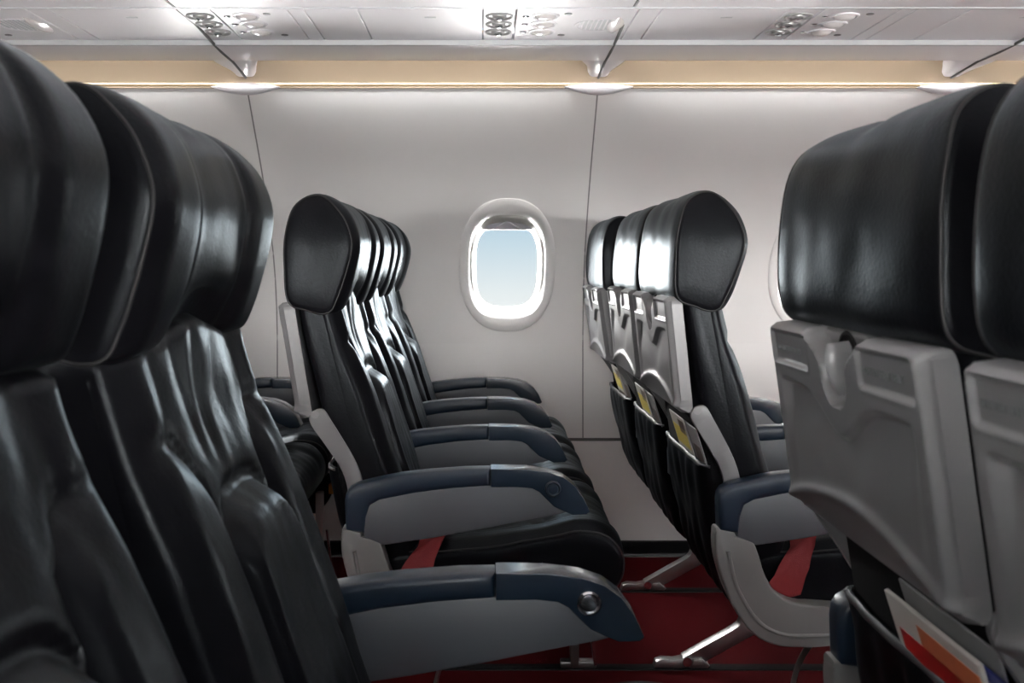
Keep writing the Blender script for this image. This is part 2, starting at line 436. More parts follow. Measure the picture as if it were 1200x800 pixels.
# joint brackets with cap discs
for i, s in enumerate(SEAMS[:5]):
    t = thing('panel_joint_bracket', (s, 3.03, 1.58), ['joint bracket beyond the left edge', 'white bracket and lens-shaped cap above the left seat rows', 'white bracket and lens-shaped cap above the seam right of the window', 'white bracket and lens-shaped cap behind the right headrest', 'joint bracket far along the cabin'][i], 'bracket', 'joint brackets under the valance')
    for sd in (-1, 1):
        rows = []
        for q in range(9):
            u = q / 8; y = 2.862 + .165 * u; hw = .090 - .050 * ss(0, .9, u); z = 1.610 - .016 * u
            sec = []
            for e in range(7):
                v = e / 6; xx = sd * (.0025 + (hw - .0025) * v); zz = z + (.045 * (v ** 5)) * (1 - .3 * u)
                sec.append((xx, y - 3.03, zz - 1.58))
            rows.append(sec)
        bm = loft(rows, closed_ring=False, caps=False)
        r = bmesh.ops.extrude_face_region(bm, geom=bm.faces[:])
        for v in [g for g in r['geom'] if isinstance(g, bmesh.types.BMVert)]: v.co.z += .02
        ob('bracket_half', finish(bm, 'bracket', OVER, 40), t)
    ob('gap_seal', finish(shift(tube([(0, y - 3.03, z - 1.58) for y, z in ((2.25, 1.632), (2.45, 1.632), (2.672, 1.6145), (2.75, 1.6105), (2.87, 1.609), (2.95, 1.602), (3.03, 1.592))], .0042, 6), (0, 0, .0)), 'gap', SEAMM, 0), t)
    rows = []
    for q in range(17):
        u = q / 8 - 1; w_ = .017 * (1 - abs(u) ** 1.7) + .0006
        rows.append([(u * .104, -.012 - .012 * (1 - u * u) * (1 - (e / 4 - 1) ** 2), -.017 + (e / 4 - 1) * w_ - (.006 * (1 - u * u))) for e in range(9)])
    bm = loft(rows, closed_ring=False, caps=False)
    r = bmesh.ops.extrude_face_region(bm, geom=bm.faces[:])
    for v in [g for g in r['geom'] if isinstance(g, bmesh.types.BMVert)]: v.co.y += .02
    ob('cap_disc', finish(bm, 'cap', OVER, 50), t)

# passenger service units
def panel_bm(x0, x1, thick=.02): return box(x0 + .0012, x1 - .0012, PY0 + .001, PY1 - .001, PZ, PZ + thick, .0015, 1)
for k in range(-2, 3):
    ux = .004 + k * .727
    where = {-2: 'at the far left edge', -1: 'above the left seats', 0: 'above the window', 1: 'above the right-hand headrests', 2: 'beyond the right edge'}[k]
    speaker = k % 2 == 0
    end = .37 if speaker else .262
    t = thing('passenger_service_unit', (ux, 2.5, PZ), 'overhead service panel with vents and reading lights ' + where, 'service panel', 'passenger service units')
    def sub(bm): return shift(bm, (-ux, -2.5, -PZ))
    ob('vent_plate', finish(sub(panel_bm(ux, ux + .079)), 'vent_plate', OVER), t)
    ob('light_plate', finish(sub(panel_bm(ux + .081, ux + end)), 'light_plate', OVER), t)
    for j, y in enumerate((2.405, 2.485, 2.568)):
        bz = lathe([(.034, 0.001), (.034, -.003), (.031, -.0045), (.028, -.002), (.024, .0015), (.018, .001), (.017, -.004), (.011, -.007), (.009, -.004), (0, -.003)], 26)
        v = ob('air_vent', finish(shift(bz, (.040, y - 2.5, 0)), 'air_vent', VENT), t, label='round grey air vent')
        ob('nozzle', finish(shift(lathe([(.010, -.003), (.010, -.010), (.006, -.012), (0, -.012)], 16), (.040, y - 2.5, 0)), 'nozzle', CHROME), v)
        xl = .105
        ob('call_button', finish(shift(lathe([(.009, 0), (.009, -.0025), (.007, -.004), (0, -.0045)], 16), (xl, y - 2.5, 0)), 'button', CHROME), t, label='small round button')
        rl = ob('reading_light', finish(shift(lathe([(.035, .0005), (.034, -.003), (.030, -.004), (.027, -.002), (.025, .0)], 26), (.152, y - 2.5, 0), ), 'reading_light', OVER), t, label='round reading light')
        ob('lens', finish(shift(lathe([(.027, 0), (.022, -.006), (.012, -.0095), (0, -.0105)], 24), (.152, y - 2.5, 0)), 'lens', LENS), rl)
    for y in (2.385, 2.605):
        ob('sign_window', finish(shift(lathe([(.0095, 0), (.0095, -.0012), (0, -.0012)], 12), (.206, y - 2.5, 0)), 'sign', ICON, 0), t, label='small dark indicator window')
    if speaker:
        pieces = [finish(shift(lathe([(.062, 0), (.060, -.0018), (.058, 0)], 36), (.292, -.005, 0)), 'rim', OVER)]
        for q in range(9):
            xx = -.046 + q * .0115; hh = math.sqrt(max(0, .056 ** 2 - xx * xx))
            pieces.append(finish(shift(box(xx - .0032, xx + .0032, -hh, hh, -.0012, .002), (.292, -.005, 0)), 'slot', RAIL, 0))
        ob('speaker_grille', merge(pieces, 'speaker_grille'), t, label='round slotted speaker grille')
        rows = []
        for q in range(13):
            u = q / 6 - 1; w_ = .020 * (1 - u * u) + .0005
            rows.append([(.334 + (e / 4 - 1) * w_, -.002 + u * .085, -.0005 - .010 * (1 - u * u) * (1 - (e / 4 - 1) ** 2)) for e in range(9)])
        ob('oval_cover', finish(loft(rows, closed_ring=False, caps=False), 'oval_cover', LENS, 60), t, label='lens-shaped glossy cover')  # lens-shaped glossy bulge over the edge of the speaker
    # filler panels up to the next unit
    cuts = [end, .424, .727] if speaker else [end, .302, .43, .727]
    wl = {-2: 'far left', -1: 'left', 0: 'middle', 1: 'right', 2: 'far right'}[k]
    for j, (a, b) in enumerate(zip(cuts, cuts[1:])):
        nm = ['narrow blank ceiling panel right beside', 'plain blank ceiling panel following the narrow one of', 'wide blank ceiling panel with a slot, filling up after'][j if len(cuts) == 4 else (0, 2)[j]]
        p = thing('overhead_filler_panel', (ux + (a + b) / 2, 2.5, PZ), nm + ' the %s vent group' % wl, 'ceiling panel', 'blank ceiling panels between service units')
        ob('panel', finish(shift(panel_bm(a, b), (-(a + b) / 2, -2.5, -PZ)), 'filler', OVER), p)
        if b - a > .2:
            ob('finger_slot', finish(box(.02 - .014, .02 + .014, -.085, -.075, -.0008, .001, .0004, 1), 'finger_slot', RAIL, 0), p)

# ------------------------------------------------------------------ seat part meshes (local: x forward, y across, z up, floor at 0)
HW = .222
def wr(p, s=9.0, a=.002): return a * noise.noise(Vector(p) * s)
def headrest():
    prof = [(-.372, .943), (-.386, .965), (-.389, 1.03), (-.386, 1.09), (-.375, 1.138), (-.350, 1.164), (-.318, 1.171), (-.284, 1.157), (-.254, 1.126),
            (-.239, 1.086), (-.238, 1.050), (-.249, 1.003), (-.267, .955), (-.283, .931), (-.315, .927), (-.345, .935)]
    ring = spline(prof, 64, True)
    cx, cz = -.315, 1.045
    ys = [(-1.016, .25), (-1.014, .60), (-1.008, .88), (-1.0, .955), (-.992, .975), (-.975, .991), (-.94, .998)]
    ys += [(-.90 + 1.8 * i / 44, 1.0) for i in range(45)]
    ys += [(-a, s) for a, s in reversed(ys[:7])]
    rings = []
    for u, s in ys:
        r = []
        for p in ring:
            x = cx + (p.x - cx) * s; z = cz + (p.y - cz) * s
            front = ss(-.33, -.265, x)
            au = abs(u)
            rec = .011 * (1 - ss(.30, .62, au)) * front * (1 - .55 * ss(1.10, 1.16, z))
            x -= rec
            x -= .006 * gauss(au - .46, .035) * front                 # seam wing / centre
            x -= .013 * ss(.84, 1.0, au) ** 1.5 * front
            low = ss(1.0, .93, z) if False else (1 - ss(.93, 1.0, z))
            z += .045 * gauss(u, .38) * low * front                   # arched lower edge
            z -= .004 + .003 * ss(.6, 1.02, au) ** 2 * ss(1.02, 1.17, z)    # top falls to the sides
            z -= .006 * gauss(u, .12) * ss(1.14, 1.17, z)
            back = 1 - ss(-.385, -.36, x)
            x += .003 * ss(.80, 1.0, au) * back
            y = u * HW * (1 - .10 * ss(1.02, 1.19, z) ** 2.5)
            q = (x, y, z)
            x += wr(q, 11, .003) + wr(q, 22, .0008); z += wr((x, y + 3, z), 10, .002)
            r.append((x, y, z))
        rings.append(r)
    return finish(loft(rings), 'headrest', LEATHER, 80), rings
HEAD, HR = headrest()
def seam_loop(rings, ri, rad=.0022, push=1.0):
    pts = [Vector(p) for p in rings[ri]]
    return tube(pts[::1], rad, 6, closed=True)
SEAMH = [finish(seam_loop(HR, i, .0019), 'seam', STITCH, 80) for i in (4, len(HR) - 5)]

BF = [(.44, -.135), (.50, -.150), (.597, -.180), (.682, -.208), (.784, -.240), (.87, -.267), (.93, -.284), (.985, -.297)]
BB = [(.40, -.215), (.46, -.225), (.58, -.262), (.72, -.312), (.85, -.343), (.96, -.365), (.985, -.365)]
def backrest():
    NZ = 60; rings = []
    ys = [(-1.0, .35), (-.998, .62), (-.99, .80), (-.97, .91), (-.94, .965), (-.90, .99)]
    ys += [(-.86 + 1.72 * i / 64, 1.0) for i in range(65)]
    ys += [(-a, s) for a, s in reversed(ys[:6])]
    for u, s in ys:
        au = abs(u); r = []
        ztop = .955 + .022 * gauss(u, .4)
        fr, bk = [], []
        for i in range(NZ):
            z = .43 + (ztop - .43) * i / (NZ - 1)
            xf, xb = lerpp(BF, z), lerpp(BB, z)
            mid = (xf + xb) / 2
            xf = mid + (xf - mid) * s; xb = mid + (xb - mid) * s
            d = -.004
            zb = .862 - .05 * gauss(au - .46, .10)
            bol = ss(.44, .60, au) * (1 - ss(zb - .045, zb, z))
            d += .011 * bol
            d -= .007 * gauss(z - zb - .004, .010) * ss(.44, .5, au) * (1 - ss(.80, .92, au))
            d += -.016 * ss(.80, 1.0, au)
            d += .010 * (1 - ss(.74, .92, z))
            d += .011 * ss(.62, .80, au) * ss(zb - .045, zb, z)
            d -= .012 * gauss(au - .47, .03) * ss(.45, .55, z) * (1 - ss(.80, .84, z))
            za = .795 - .075 * (min(au, .5) / .5) ** 4
            inside = 1 - ss(.40, .47, au)
            full = 1 - ss(.80, .97, au)
            d += .020 * inside * (1 - ss(za - .03, za, z)) * s
            d -= .010 * inside * gauss(z - za - .004, .010)
            up = (inside + (full - inside) * ss(.84, .88, z)) * ss(za, za + .03, z)
            d += .016 * up * ss(.86, .96, z) * gauss(u, .5)
            fan = u * (1 + 1.6 * (.98 - z))
            d += up * (.0030 * math.sin(fan * 21 + 4 * noise.noise(Vector((u * 2, z * 3, 1)))) * (.35 + .65 * noise.noise(Vector((u * 3, z * 5, 11)))) * ss(.78, .88, z))
            d += .003 * noise.noise(Vector((u * 3, z * 9, 2))) + .0015 * noise.noise(Vector((u * 9, z * 25, 5)))
            if i == NZ - 1: d -= .014
            fr.append((xf + d * s, z))
            bk.append((xb + .002 * noise.noise(Vector((u * 3, z * 7, 8))), z))
        for x, z in fr + bk[::-1]:
            hw = HW * (1.0 - .02 * ss(.8, .98, z))
            r.append((x, u * hw, z))
        rings.append(r)
    return finish(loft(rings), 'backrest', LEATHER, 80)
BACK = backrest()

def cushion():
    prof = [(-.205, .43), (-.17, .452), (-.08, .457), (.02, .466), (.12, .485), (.20, .497), (.25, .488), (.279, .462), (.287, .425), (.272, .385), (.225, .362), (.12, .352), (0, .348), (-.12, .348), (-.195, .358), (-.214, .395)]
    ring = spline(prof, 80, True); cx, cz = .03, .415
    ys = [(-1.01, .55), (-1.008, .85), (-1.0, .92), (-.975, .965), (-.94, .988), (-.90, .997)]
    ys += [(-.86 + 1.72 * i / 50, 1.0) for i in range(51)]
    ys += [(-a, s) for a, s in reversed(ys[:6])]
    rings = []
    for u, s in ys:
        r = []; au = abs(u)
        for p in ring:
            x = cx + (p.x - cx) * (1 - (1 - s) * .35); z = cz + (p.y - cz) * s
            top = ss(.42, .455, z)
            z += top * (.010 * ss(.45, .72, au) - .014 * gauss(au - .60, .032) * (1 - ss(.14, .2, x)) - .012 * ss(.8, 1.0, au))
            edge = .10 + .05 * (1 - min(1, au / .6) ** 2)
            z -= top * .012 * gauss(x - edge, .011) * (1 - ss(.55, .65, au))
            z += top * .0005 * math.sin(u * 30 + x * 8) * ss(.1, .2, x)
            z += top * (wr((x, u * .2, z), 12, .004) + wr((x, u * .2, 4), 30, .0015))
            x += wr((x, u * .2, z), 9, .003)
            r.append((x, u * .222, z))
        rings.append(r)
    return finish(loft(rings), 'cushion', LEATHER, 80), rings
CUSH, CR = cushion()
SEAMC = [finish(seam_loop(CR, i, .0022), 'seam', STITCH, 80) for i in (3, len(CR) - 4)]

# tray table: outer face is a height field over (y, s); s runs up the tray
TB, TT = Vector((-.335, 0, .722)), Vector((-.371, 0, .951))
TUP = (TT - TB); TH = TUP.length; TUP.normalize(); TN = Vector((-TUP.z, 0, TUP.x))     # outward (rearward)
def tray_pt(y, s, d): return TB + TUP * s + TN * d + Vector((0, y, 0))
TW = .217
def rr_mask(y, s, cy, cs, hy, hs, r, soft=.003):
    dy = max(abs(y - cy) - (hy - r), 0); ds = max(abs(s - cs) - (hs - r), 0)
    return 1 - ss(-soft, soft, math.hypot(dy, ds) - r)
def notch_hw(s):
    # half width of the latch notch at height s
    b = TH - .078
    if s < b: return -1
    v = (s - b) / .078
    return .034 * math.sqrt(max(0, 1 - (1 - min(1, v / .42)) ** 2)) + .050 * ss(.5, 1.0, v) * v
def tray():
    NY, NS = 220, 124; bm = bmesh.new(); G = []
    for i in range(NS + 1):
        s = TH * i / NS; row = []
        for j in range(NY + 1):
            y = -TW + 2 * TW * j / NY
            d = .023
            # upper raised band, its lower border dips round the notch
            bor = TH - .066 - .042 * gauss(y, .058)
            d += .0075
            d -= .0085 * (1 - ss(bor - .007, bor + .003, s)) * (.25 + .75 * ss(bor - .085, bor - .012, s)) * (1 - ss(.165, .192, abs(y))) * ss(.02, .07, s)
            # lower lip rolls under an arch line
            arch = .012 + .040 * (1 - (y / TW) ** 2)
            d += .0045 * gauss(s - arch, .008) - .012 * (1 - ss(0, arch, s))
            for cy in (-.138, .138):
                hy = .062
                m = rr_mask(y, s, cy, TH - .0275, hy, .0185, .0035)
                d -= .004 * m
                d += .0015 * (rr_mask(y, s, cy, TH - .0275, hy + .004, .0225, .008) - m)
            w = notch_hw(s)
            if w > 0: d -= .024 * (1 - ss(w - .004, w + .003, abs(y)))
            d -= .012 * ss(TW - .014, TW, abs(y)) ** 2
            d -= .008 * ss(TH - .007, TH, s) ** 2
            yy = y
            ct = max(0, s - (TH - .018))                      # rounded top corners
            if ct > 0 and abs(y) > TW - .018:
                e = abs(y) - (TW - .018); L = max(e, ct); h = math.hypot(e, ct)
                k = L / h if h > 0 else 1
                yy = math.copysign(TW - .018 + e * k, y); s2 = TH - .018 + ct * k
            else: s2 = s
            row.append(bm.verts.new(tray_pt(yy, s2, d)))
        G.append(row)
    for i in range(NS):
        for j in range(NY): bm.faces.new((G[i][j], G[i][j + 1], G[i + 1][j + 1], G[i + 1][j]))
    edge = [G[0][j] for j in range(NY)] + [G[i][NY] for i in range(NS)] + [G[NS][j] for j in range(NY, 0, -1)] + [G[i][0] for i in range(NS, 0, -1)]
    back = [bm.verts.new(v.co - TN * ((v.co - TB).dot(TN) + .003)) for v in edge]
    for k in range(len(edge)):
        j = (k + 1) % len(edge); bm.faces.new((edge[k], edge[j], back[j], back[k]))
    bm.faces.new(back)
    return finish(bm, 'tray_table', GREY, 55)
TRAY = tray()
def latch():
    rows = []
    for i in range(11):
        u = i / 10; s = TH - .066 + .056 * u; hw = .0070 * math.sqrt(max(.02, 1 - (2 * u - 1) ** 6)); th = .018 + .010 * math.sin(u * 2.6)
        rows.append([tray_pt(hw * math.cos(a), s, .008 + th * max(0, math.sin(a)) * 1.0) for a in [math.pi * k / 10 for k in range(11)]])
    bm = loft(rows, closed_ring=False, caps=False)
    bmesh.ops.holes_fill(bm, edges=bm.edges[:], sides=0)
    return finish(bm, 'tray_latch', GREY, 60)
LATCH = latch()
def latch_recess():
    bm = bmesh.new(); vs = []
    for r_, d in ((.0305, .0085), (.0295, .0105), (.027, .0105), (.026, .0080)):
        vs.append([bm.verts.new(tray_pt(r_ * math.cos(a), TH - .034 + r_ * 1.15 * math.sin(a), d)) for a in [2 * math.pi * k / 32 for k in range(32)]])
    for a, b in zip(vs, vs[1:]):
        for k in range(32): bm.faces.new((a[k], a[(k + 1) % 32], b[(k + 1) % 32], b[k]))
    bm.faces.new(vs[-1])
    return finish(bm, 'latch_recess', BLACKP, 40)
LREC = latch_recess()
def text_mesh(body, size, cy):
    cu = bpy.data.curves.new('t', 'FONT'); cu.body = body; cu.size = size; cu.align_x = 'CENTER'; cu.align_y = 'CENTER'; cu.extrude = .0003
    tmp = bpy.data.objects.new('t', cu); C.objects.link(tmp)
    dg = bpy.context.evaluated_depsgraph_get(); dg.update()
    me = bpy.data.meshes.new_from_object(tmp.evaluated_get(dg)); bpy.data.objects.remove(tmp)
    # text runs from +y to -y when seen from behind the seat, upright along the tray
    for v in me.vertices:
        p = tray_pt(cy - v.co.x, TH - .0275 + v.co.y, .0312 + v.co.z); v.co = p
    me.materials.clear(); me.materials.append(TEXTM)
    return me
TXTL = text_mesh('LIFE VEST UNDER SEAT', .0088, .138)
TXTR = text_mesh('FASTEN SEAT BELT', .0112, -.138)

# grey frame plate beside the backrest, pocket, pan
SIDEP = [(-.338, .722), (-.326, .736), (-.309, .736), (-.293, .712), (-.272, .678), (-.250, .640), (-.236, .605), (-.232, .575), (-.236, .55), (-.262, .55), (-.264, .582), (-.274, .614), (-.292, .645), (-.318, .683), (-.334, .705)]
SIDEM = {s: finish(shift(poly([(p.x, p.y) for p in spline(SIDEP, 60, True)], -.006, .006, .003), (0, s * .219, 0)), 'side_frame', GREY) for s in (-1, 1)}
HINGE = {s: finish(shift(lathe([(.0, -.004), (.006, -.004), (.008, -.002), (.008, .004), (0, .004)], 18, 'Y'), (-.326, s * .222, .727)), 'hinge', GAPM) for s in (-1, 1)}
PO = [(.618, -.310), (.60, -.308), (.55, -.296), (.47, -.276), (.40, -.256), (.35, -.235), (.325, -.205), (.32, -.16)]
def pocket():
    bm = bmesh.new(); rows = []
    for i in range(31):
        u = i / 30; k = u * (len(PO) - 1); a = int(min(k, len(PO) - 2)); f = k - a
        z = PO[a][0] + (PO[a + 1][0] - PO[a][0]) * f; x = PO[a][1] + (PO[a + 1][1] - PO[a][1]) * f
        row = []
        for j in range(41):
            v = j / 20 - 1
            bul = (1 - abs(v) ** 10)
            xx = x * 1.0 + .018 * (1 - bul) - .006 * bul * math.sin(u * 3.1) + .006 * noise.noise(Vector((v * 4, z * 14, 3))) + .003 * math.sin(v * 16 + z * 20) * u
            zz = z
            row.append(bm.verts.new((xx, v * .205, zz)))
        rows.append(row)
    for a, b in zip(rows, rows[1:]):
        for j in range(40): bm.faces.new((a[j], a[j + 1], b[j + 1], b[j]))
    r = bmesh.ops.extrude_face_region(bm, geom=bm.faces[:])
    for v in [g for g in r['geom'] if isinstance(g, bmesh.types.BMVert)]: v.co.x += .006
    top = [tuple(v.co) for v in rows[0]]
    return finish(bm, 'pocket', LEATHER, 70), top
POCK, PTOP = pocket()
PBIND = finish(tube([(x + .001, y, z - .004) for x, y, z in PTOP], .006, 8, flat=.5), 'pocket_binding', TRIMG, 60)
PAN = finish(box(-.20, .22, -.205, .205, .300, .352, .012), 'seat_pan', BLACKP)
def shell():
    # dark seat shell between pocket and cushion
    pts = [(-.30, .70), (-.215, .70), (-.13, .44), (-.13, .33), (-.20, .32), (-.235, .37), (-.27, .50)]
    return finish(poly(pts, -.207, .207, .01), 'seat_shell', BLACK)
SHELL = shell()

# armrest
ARM_TOP = [(-.264, .562), (-.262, .578), (-.255, .589), (-.240, .597), (-.20, .607), (-.154, .616), (-.10, .622), (-.03, .627), (.03, .628), (.085, .627), (.128, .622), (.158, .612), (.180, .596), (.197, .573), (.209, .546)]
CAPIN = [(.203, .541), (.176, .540), (.160, .547), (.140, .556), (.124, .572), (.112, .584), (.098, .591), (.07, .594), (.02, .5935), (-.056, .5885), (-.13, .579), (-.195, .566), (-.213, .556), (-.220, .535), (-.224, .502), (-.262, .508)]
def split_cap():
    rear = [p for p in ARM_TOP if p[0] < .018] + [(.018, .6279)] + [(.018, .5935)] + [p for p in CAPIN if p[0] < .018]
    front = [(.0188, .6279)] + [p for p in ARM_TOP if p[0] > .02] + [p for p in CAPIN if p[0] > .0188] + [(.0188, .5935)]
    return rear, front
rp, fp = split_cap()
ARMREAR = finish(poly(rp, -.0235, .0235, .011, 4), 'armrest_pad', NAVY)
ARMFRONT = finish(poly(fp, -.0235, .0235, .011, 4), 'armrest_tip', NAVYG)
PANEL = [(.170, .545), (.150, .553), (.132, .565), (.115, .584), (.10, .593), (.07, .597), (.02, .597), (-.056, .592), (-.13, .583), (-.20, .57), (-.218, .558), (-.226, .535), (-.228, .497), (-.19, .480), (-.10, .493), (.0, .512), (.09, .530), (.15, .541)]
ARMP = finish(poly(PANEL, -.0205, .0205, .004, 2), 'armrest_body', GREYP)
def button(sgn, m):
    return finish(shift(lathe([(.0155, 0), (.0155, .003), (.0135, .005), (.0125, .003), (.0105, .0025), (.0095, .0045), (0, .0055)], 26, 'Y'), (.138, sgn * .0232, .590), (1, 1, 1)), 'recline_button', m)
BTN = button(-1, CHROME)
PLUG = button(-1, NAVY)
JOUT = [(-.268, .512), (-.271, .49), (-.268, .455), (-.254, .405), (-.236, .365), (-.212, .325), (-.182, .298), (-.140, .284), (-.08, .284), (0, .292), (.10, .306), (.17, .322)]
JIN = [(.17, .352), (.10, .356), (0, .358), (-.06, .362), (-.105, .366), (-.135, .376), (-.158, .395), (-.175, .425), (-.186, .458), (-.196, .488), (-.232, .497), (-.232, .505), (-.264, .513)]
jo = [(p.x, p.y) for p in spline(JOUT, 36)]; ji = [(p.x, p.y) for p in spline(JIN[:9], 24)] + JIN[9:]
SHR = finish(poly(jo + ji, -.020, .020, .006, 3), 'aisle_shroud', SHROUD)
jm = [(p.x, p.y) for p in spline([(a[0] * .72 + b[0] * .28, a[1] * .72 + b[1] * .28) for a, b in zip(
    [(-.267, .47), (-.254, .405), (-.236, .365), (-.212, .325), (-.182, .298), (-.140, .284), (-.08, .284), (0, .292), (.10, .306)],
    [(-.19, .47), (-.178, .425), (-.165, .40), (-.15, .385), (-.135, .376), (-.11, .367), (-.06, .362), (0, .358), (.10, .356)])], 50)]
RIB = {s: finish(tube([(x, s * .0195, z) for x, z in jm], .0042, 8), 'shroud_rib', SHROUD, 60) for s in (-1, 1)}

# legs
def leg_meshes():
    strut = [(-.225, .034), (-.095, .108), (-.083, .128), (-.078, .16), (-.076, .30), (-.01, .30), (-.012, .16), (-.03, .098), (-.185, .012), (-.20, .012)]
    plate = finish(poly(strut, -.006, .006, .002), 'leg_plate', METAL)
    fl = finish(tube(spline([(-.232, 0, .032), (-.16, 0, .073), (-.10, 0, .107), (-.085, 0, .125), (-.079, 0, .16), (-.077, 0, .30)], 30), .017, 4, flat=.22), 'leg_flange', METAL, 30)
    foot = merge([finish(poly([(-.305, .006), (-.300, .022), (-.285, .028), (-.255, .026), (-.235, .03), (-.215, .03), (-.215, .006)], -.014, .014, .003), 'f', METAL),
                  finish(shift(lathe([(0, -.018), (.012, -.018), (.012, .018), (0, .018)], 16, 'Y'), (-.222, 0, .022)), 'f', CHROME),
                  finish(poly([(-.215, .006), (-.205, .026), (-.185, .03), (-.165, .012), (-.17, .006)], -.016, .016, .002), 'f', METAL)], 'foot_fitting')
    front = merge([finish(box(.224, .246, -.016, .016, .012, .31, .003), 'g', METAL), finish(box(.20, .29, -.014, .014, .004, .022, .004), 'g', METAL)], 'front_post')
    rod = finish(tube([(.262, -.03, .20), (.285, -.03, .02)], .0045, 8), 'rod', CHROME)
    return plate, fl, foot, front, rod
LPLATE, LFL, LFOOT, LFRONT, LROD = leg_meshes()
CURVE = finish(tube(spline([(.02, 0, .285), (-.03, 0, .262), (-.07, 0, .22), (-.092, 0, .165), (-.10, 0, .10), (-.102, 0, .0)], 30), .014, 4, flat=.35), 'curved_leg', METAL, 30)
BEAM = merge([finish(tube([(.10, -.224, .30), (.10, .224, .30)], .021, 14), 'b', METAL), finish(tube([(-.12, -.224, .305), (-.12, .224, .305)], .021, 14), 'b', METAL)], 'cross_beam')

# seat belt: a red webbing strap lying on the cushion and falling over its side
def belt(sgn):
    path = spline([(-.085, .10, .475), (-.09, .15, .482), (-.095, .195, .478), (-.105, .218, .462), (-.125, .230, .43), (-.14, .233, .395), (-.15, .232, .365)], 26)
    bm = bmesh.new(); rows = []
    for i, p in enumerate(path):
        w = .026 + .012 * ss(10, 22, i)
        rows.append([bm.verts.new((p.x + (j / 3 - 1) * w + .003 * noise.noise(Vector((i * .3, j, 1))), sgn * (p.y + .002 * math.sin(j)), p.z + .008 * (j / 3 - 1) + .002 * math.sin(i + j))) for j in range(7)])
    for a, b in zip(rows, rows[1:]):
        for j in range(6): bm.faces.new((a[j], a[j + 1], b[j + 1], b[j]))
    r = bmesh.ops.extrude_face_region(bm, geom=bm.faces[:])
    for v in [g for g in r['geom'] if isinstance(g, bmesh.types.BMVert)]: v.co += Vector((0, sgn * .002, .002))
    return finish(bm, 'belt', BELT, 60)
BELTM = {s: belt(s) for s in (-1, 1)}

# ------------------------------------------------------------------ the seats
PIV = Vector((-.21, 0, .50))
def seat(row, yc, label, lean=0.0, aisle=0, arms=(), far=True, leg=None, belts=(-1,), group=None, tray_txt=False, dx=0.0, hz=0.0):
    x0 = row * PITCH + dx
    adx = -.018 - dx if row == 1 else 0
    t = thing('airplane_seat', (x0, yc, 0), label, 'seat', group)
    rot = Matrix.Rotation(R(-lean), 4, 'Y'); pl = PIV - (rot.to_3x3() @ PIV)
    def lean_part(name, me, par=t, **kw):
        o = ob(name, me, par, **kw)
        if par is t: o.location = pl; o.rotation_euler = (0, R(-lean), 0)
        return o
    lean_part('backrest', BACK)
    h = lean_part('headrest', HEAD); h.location.z += hz; [ob('seam', q, h) for q in SEAMH]
    tr = lean_part('tray_table', TRAY, label='grey folded tray table on the seat back')
    ob('latch_recess', LREC, tr); ob('tray_latch', LATCH, tr); 
    if tray_txt:
        ob('placard', TXTL, tr); ob('placard', TXTR, tr)
    for s in (-1, 1):
        f = lean_part('side_frame', SIDEM[s]); ob('hinge', HINGE[s], f)
    p = lean_part('seat_pocket', POCK); ob('pocket_binding', PBIND, p)
    ob('seat_shell', SHELL, t)
    c = ob('cushion', CUSH, t); [ob('seam', q, c) for q in SEAMC]
    ob('seat_pan', PAN, t); ob('cross_beam', BEAM, t)
    for a in arms:
        ar = ob('armrest', ARMP, t, (adx, a, 0))
        ob('armrest_pad', ARMREAR, ar); ob('armrest_tip', ARMFRONT, ar)
        if not far: ob('recline_button', BTN, ar, label='round metal recline button')
        elif abs(a + .25) < .01 and aisle: ob('plug', PLUG, ar)
    if aisle:
        s = ob('aisle_shroud', SHR, t, (adx, aisle * .25, 0), label='pale grey curved end panel')
        ob('shroud_rib', RIB[-1], s); ob('shroud_rib', RIB[1], s)
        ob('leg', CURVE, t, (0, aisle * .13, 0), label='curved metal leg')
    if leg is not None:
        l = ob('leg', LPLATE, t, (0, leg, 0)); ob('flange', LFL, l); ob('foot_fitting', LFOOT, l)
        l2 = ob('leg', LFRONT, t, (0, leg, 0)); ob('rod', LROD, l2)
    for b in belts: ob('seat_belt', BELTM[b], t, label='red seat belt strap')
    return t
YA, YM, YW = 2.18, 2.68, 3.18
NA, NM = mirror(YA), mirror(YM)      # 1.04, 0.54
G = {-1: 'seats of the rear row by the windows', 0: 'seats of the row left of the window in view', 1: 'seats of the row ahead of the window in view'}
D = {-1: 'in the half-hidden rear row', 0: 'left of the window facing it', 1: 'right of the window seen from behind'}
for row in (-1, 0, 1):
    ln = {-1: (0, 0, 0), 0: (.6, .6, .3), 1: (-3.2, -3.6, -.8)}[row]
    seat(row, YA, 'black leather aisle seat with pale end panel ' + D[row], ln[0], -1, (-.25, .25), belts=(-1,), group=G[row])
    seat(row, YM, 'black leather middle seat of three ' + D[row], ln[1], 0, (.25,), leg=-.175, belts=(-1,), group=G[row])
    seat(row, YW, 'black leather window seat next to the sidewall ' + D[row], ln[2], 0, (.25,), leg=-.085, belts=(-1,), group=G[row])
seat(0, NA, 'large near black seat with navy armrest and metal button on the left', 2.2, 1, (.25, -.25), False, None, (1,), 'near seats facing right', hz=.02)
seat(0, NM, 'nearest black seat cut off by the left edge of the picture', 4.0, 0, (-.25,), False, .175, (1,), 'near seats facing right', hz=.032)
for row in (0, 1):  # unseen seats outside the frame, put in to shade the foreground
    seat(row, mirror(YW), 'near-side window seat beyond the ' + ('cut-off seat facing right' if row == 0 else 'cut-off seat back'), 0, 0, (-.25,), False, .085, (1,), 'near window seats')
seat(1, NA, 'large near seat back with grey tray table and full pocket on the right', -1.2, 1, (.25, -.25), False, None, (1,), 'near seat backs', True, .014, .012)
seat(1, NM, 'nearest seat back cut off by the right edge of the picture', -1.2, 0, (-.25,), False, .175, (1,), 'near seat backs', True, .014, .012)

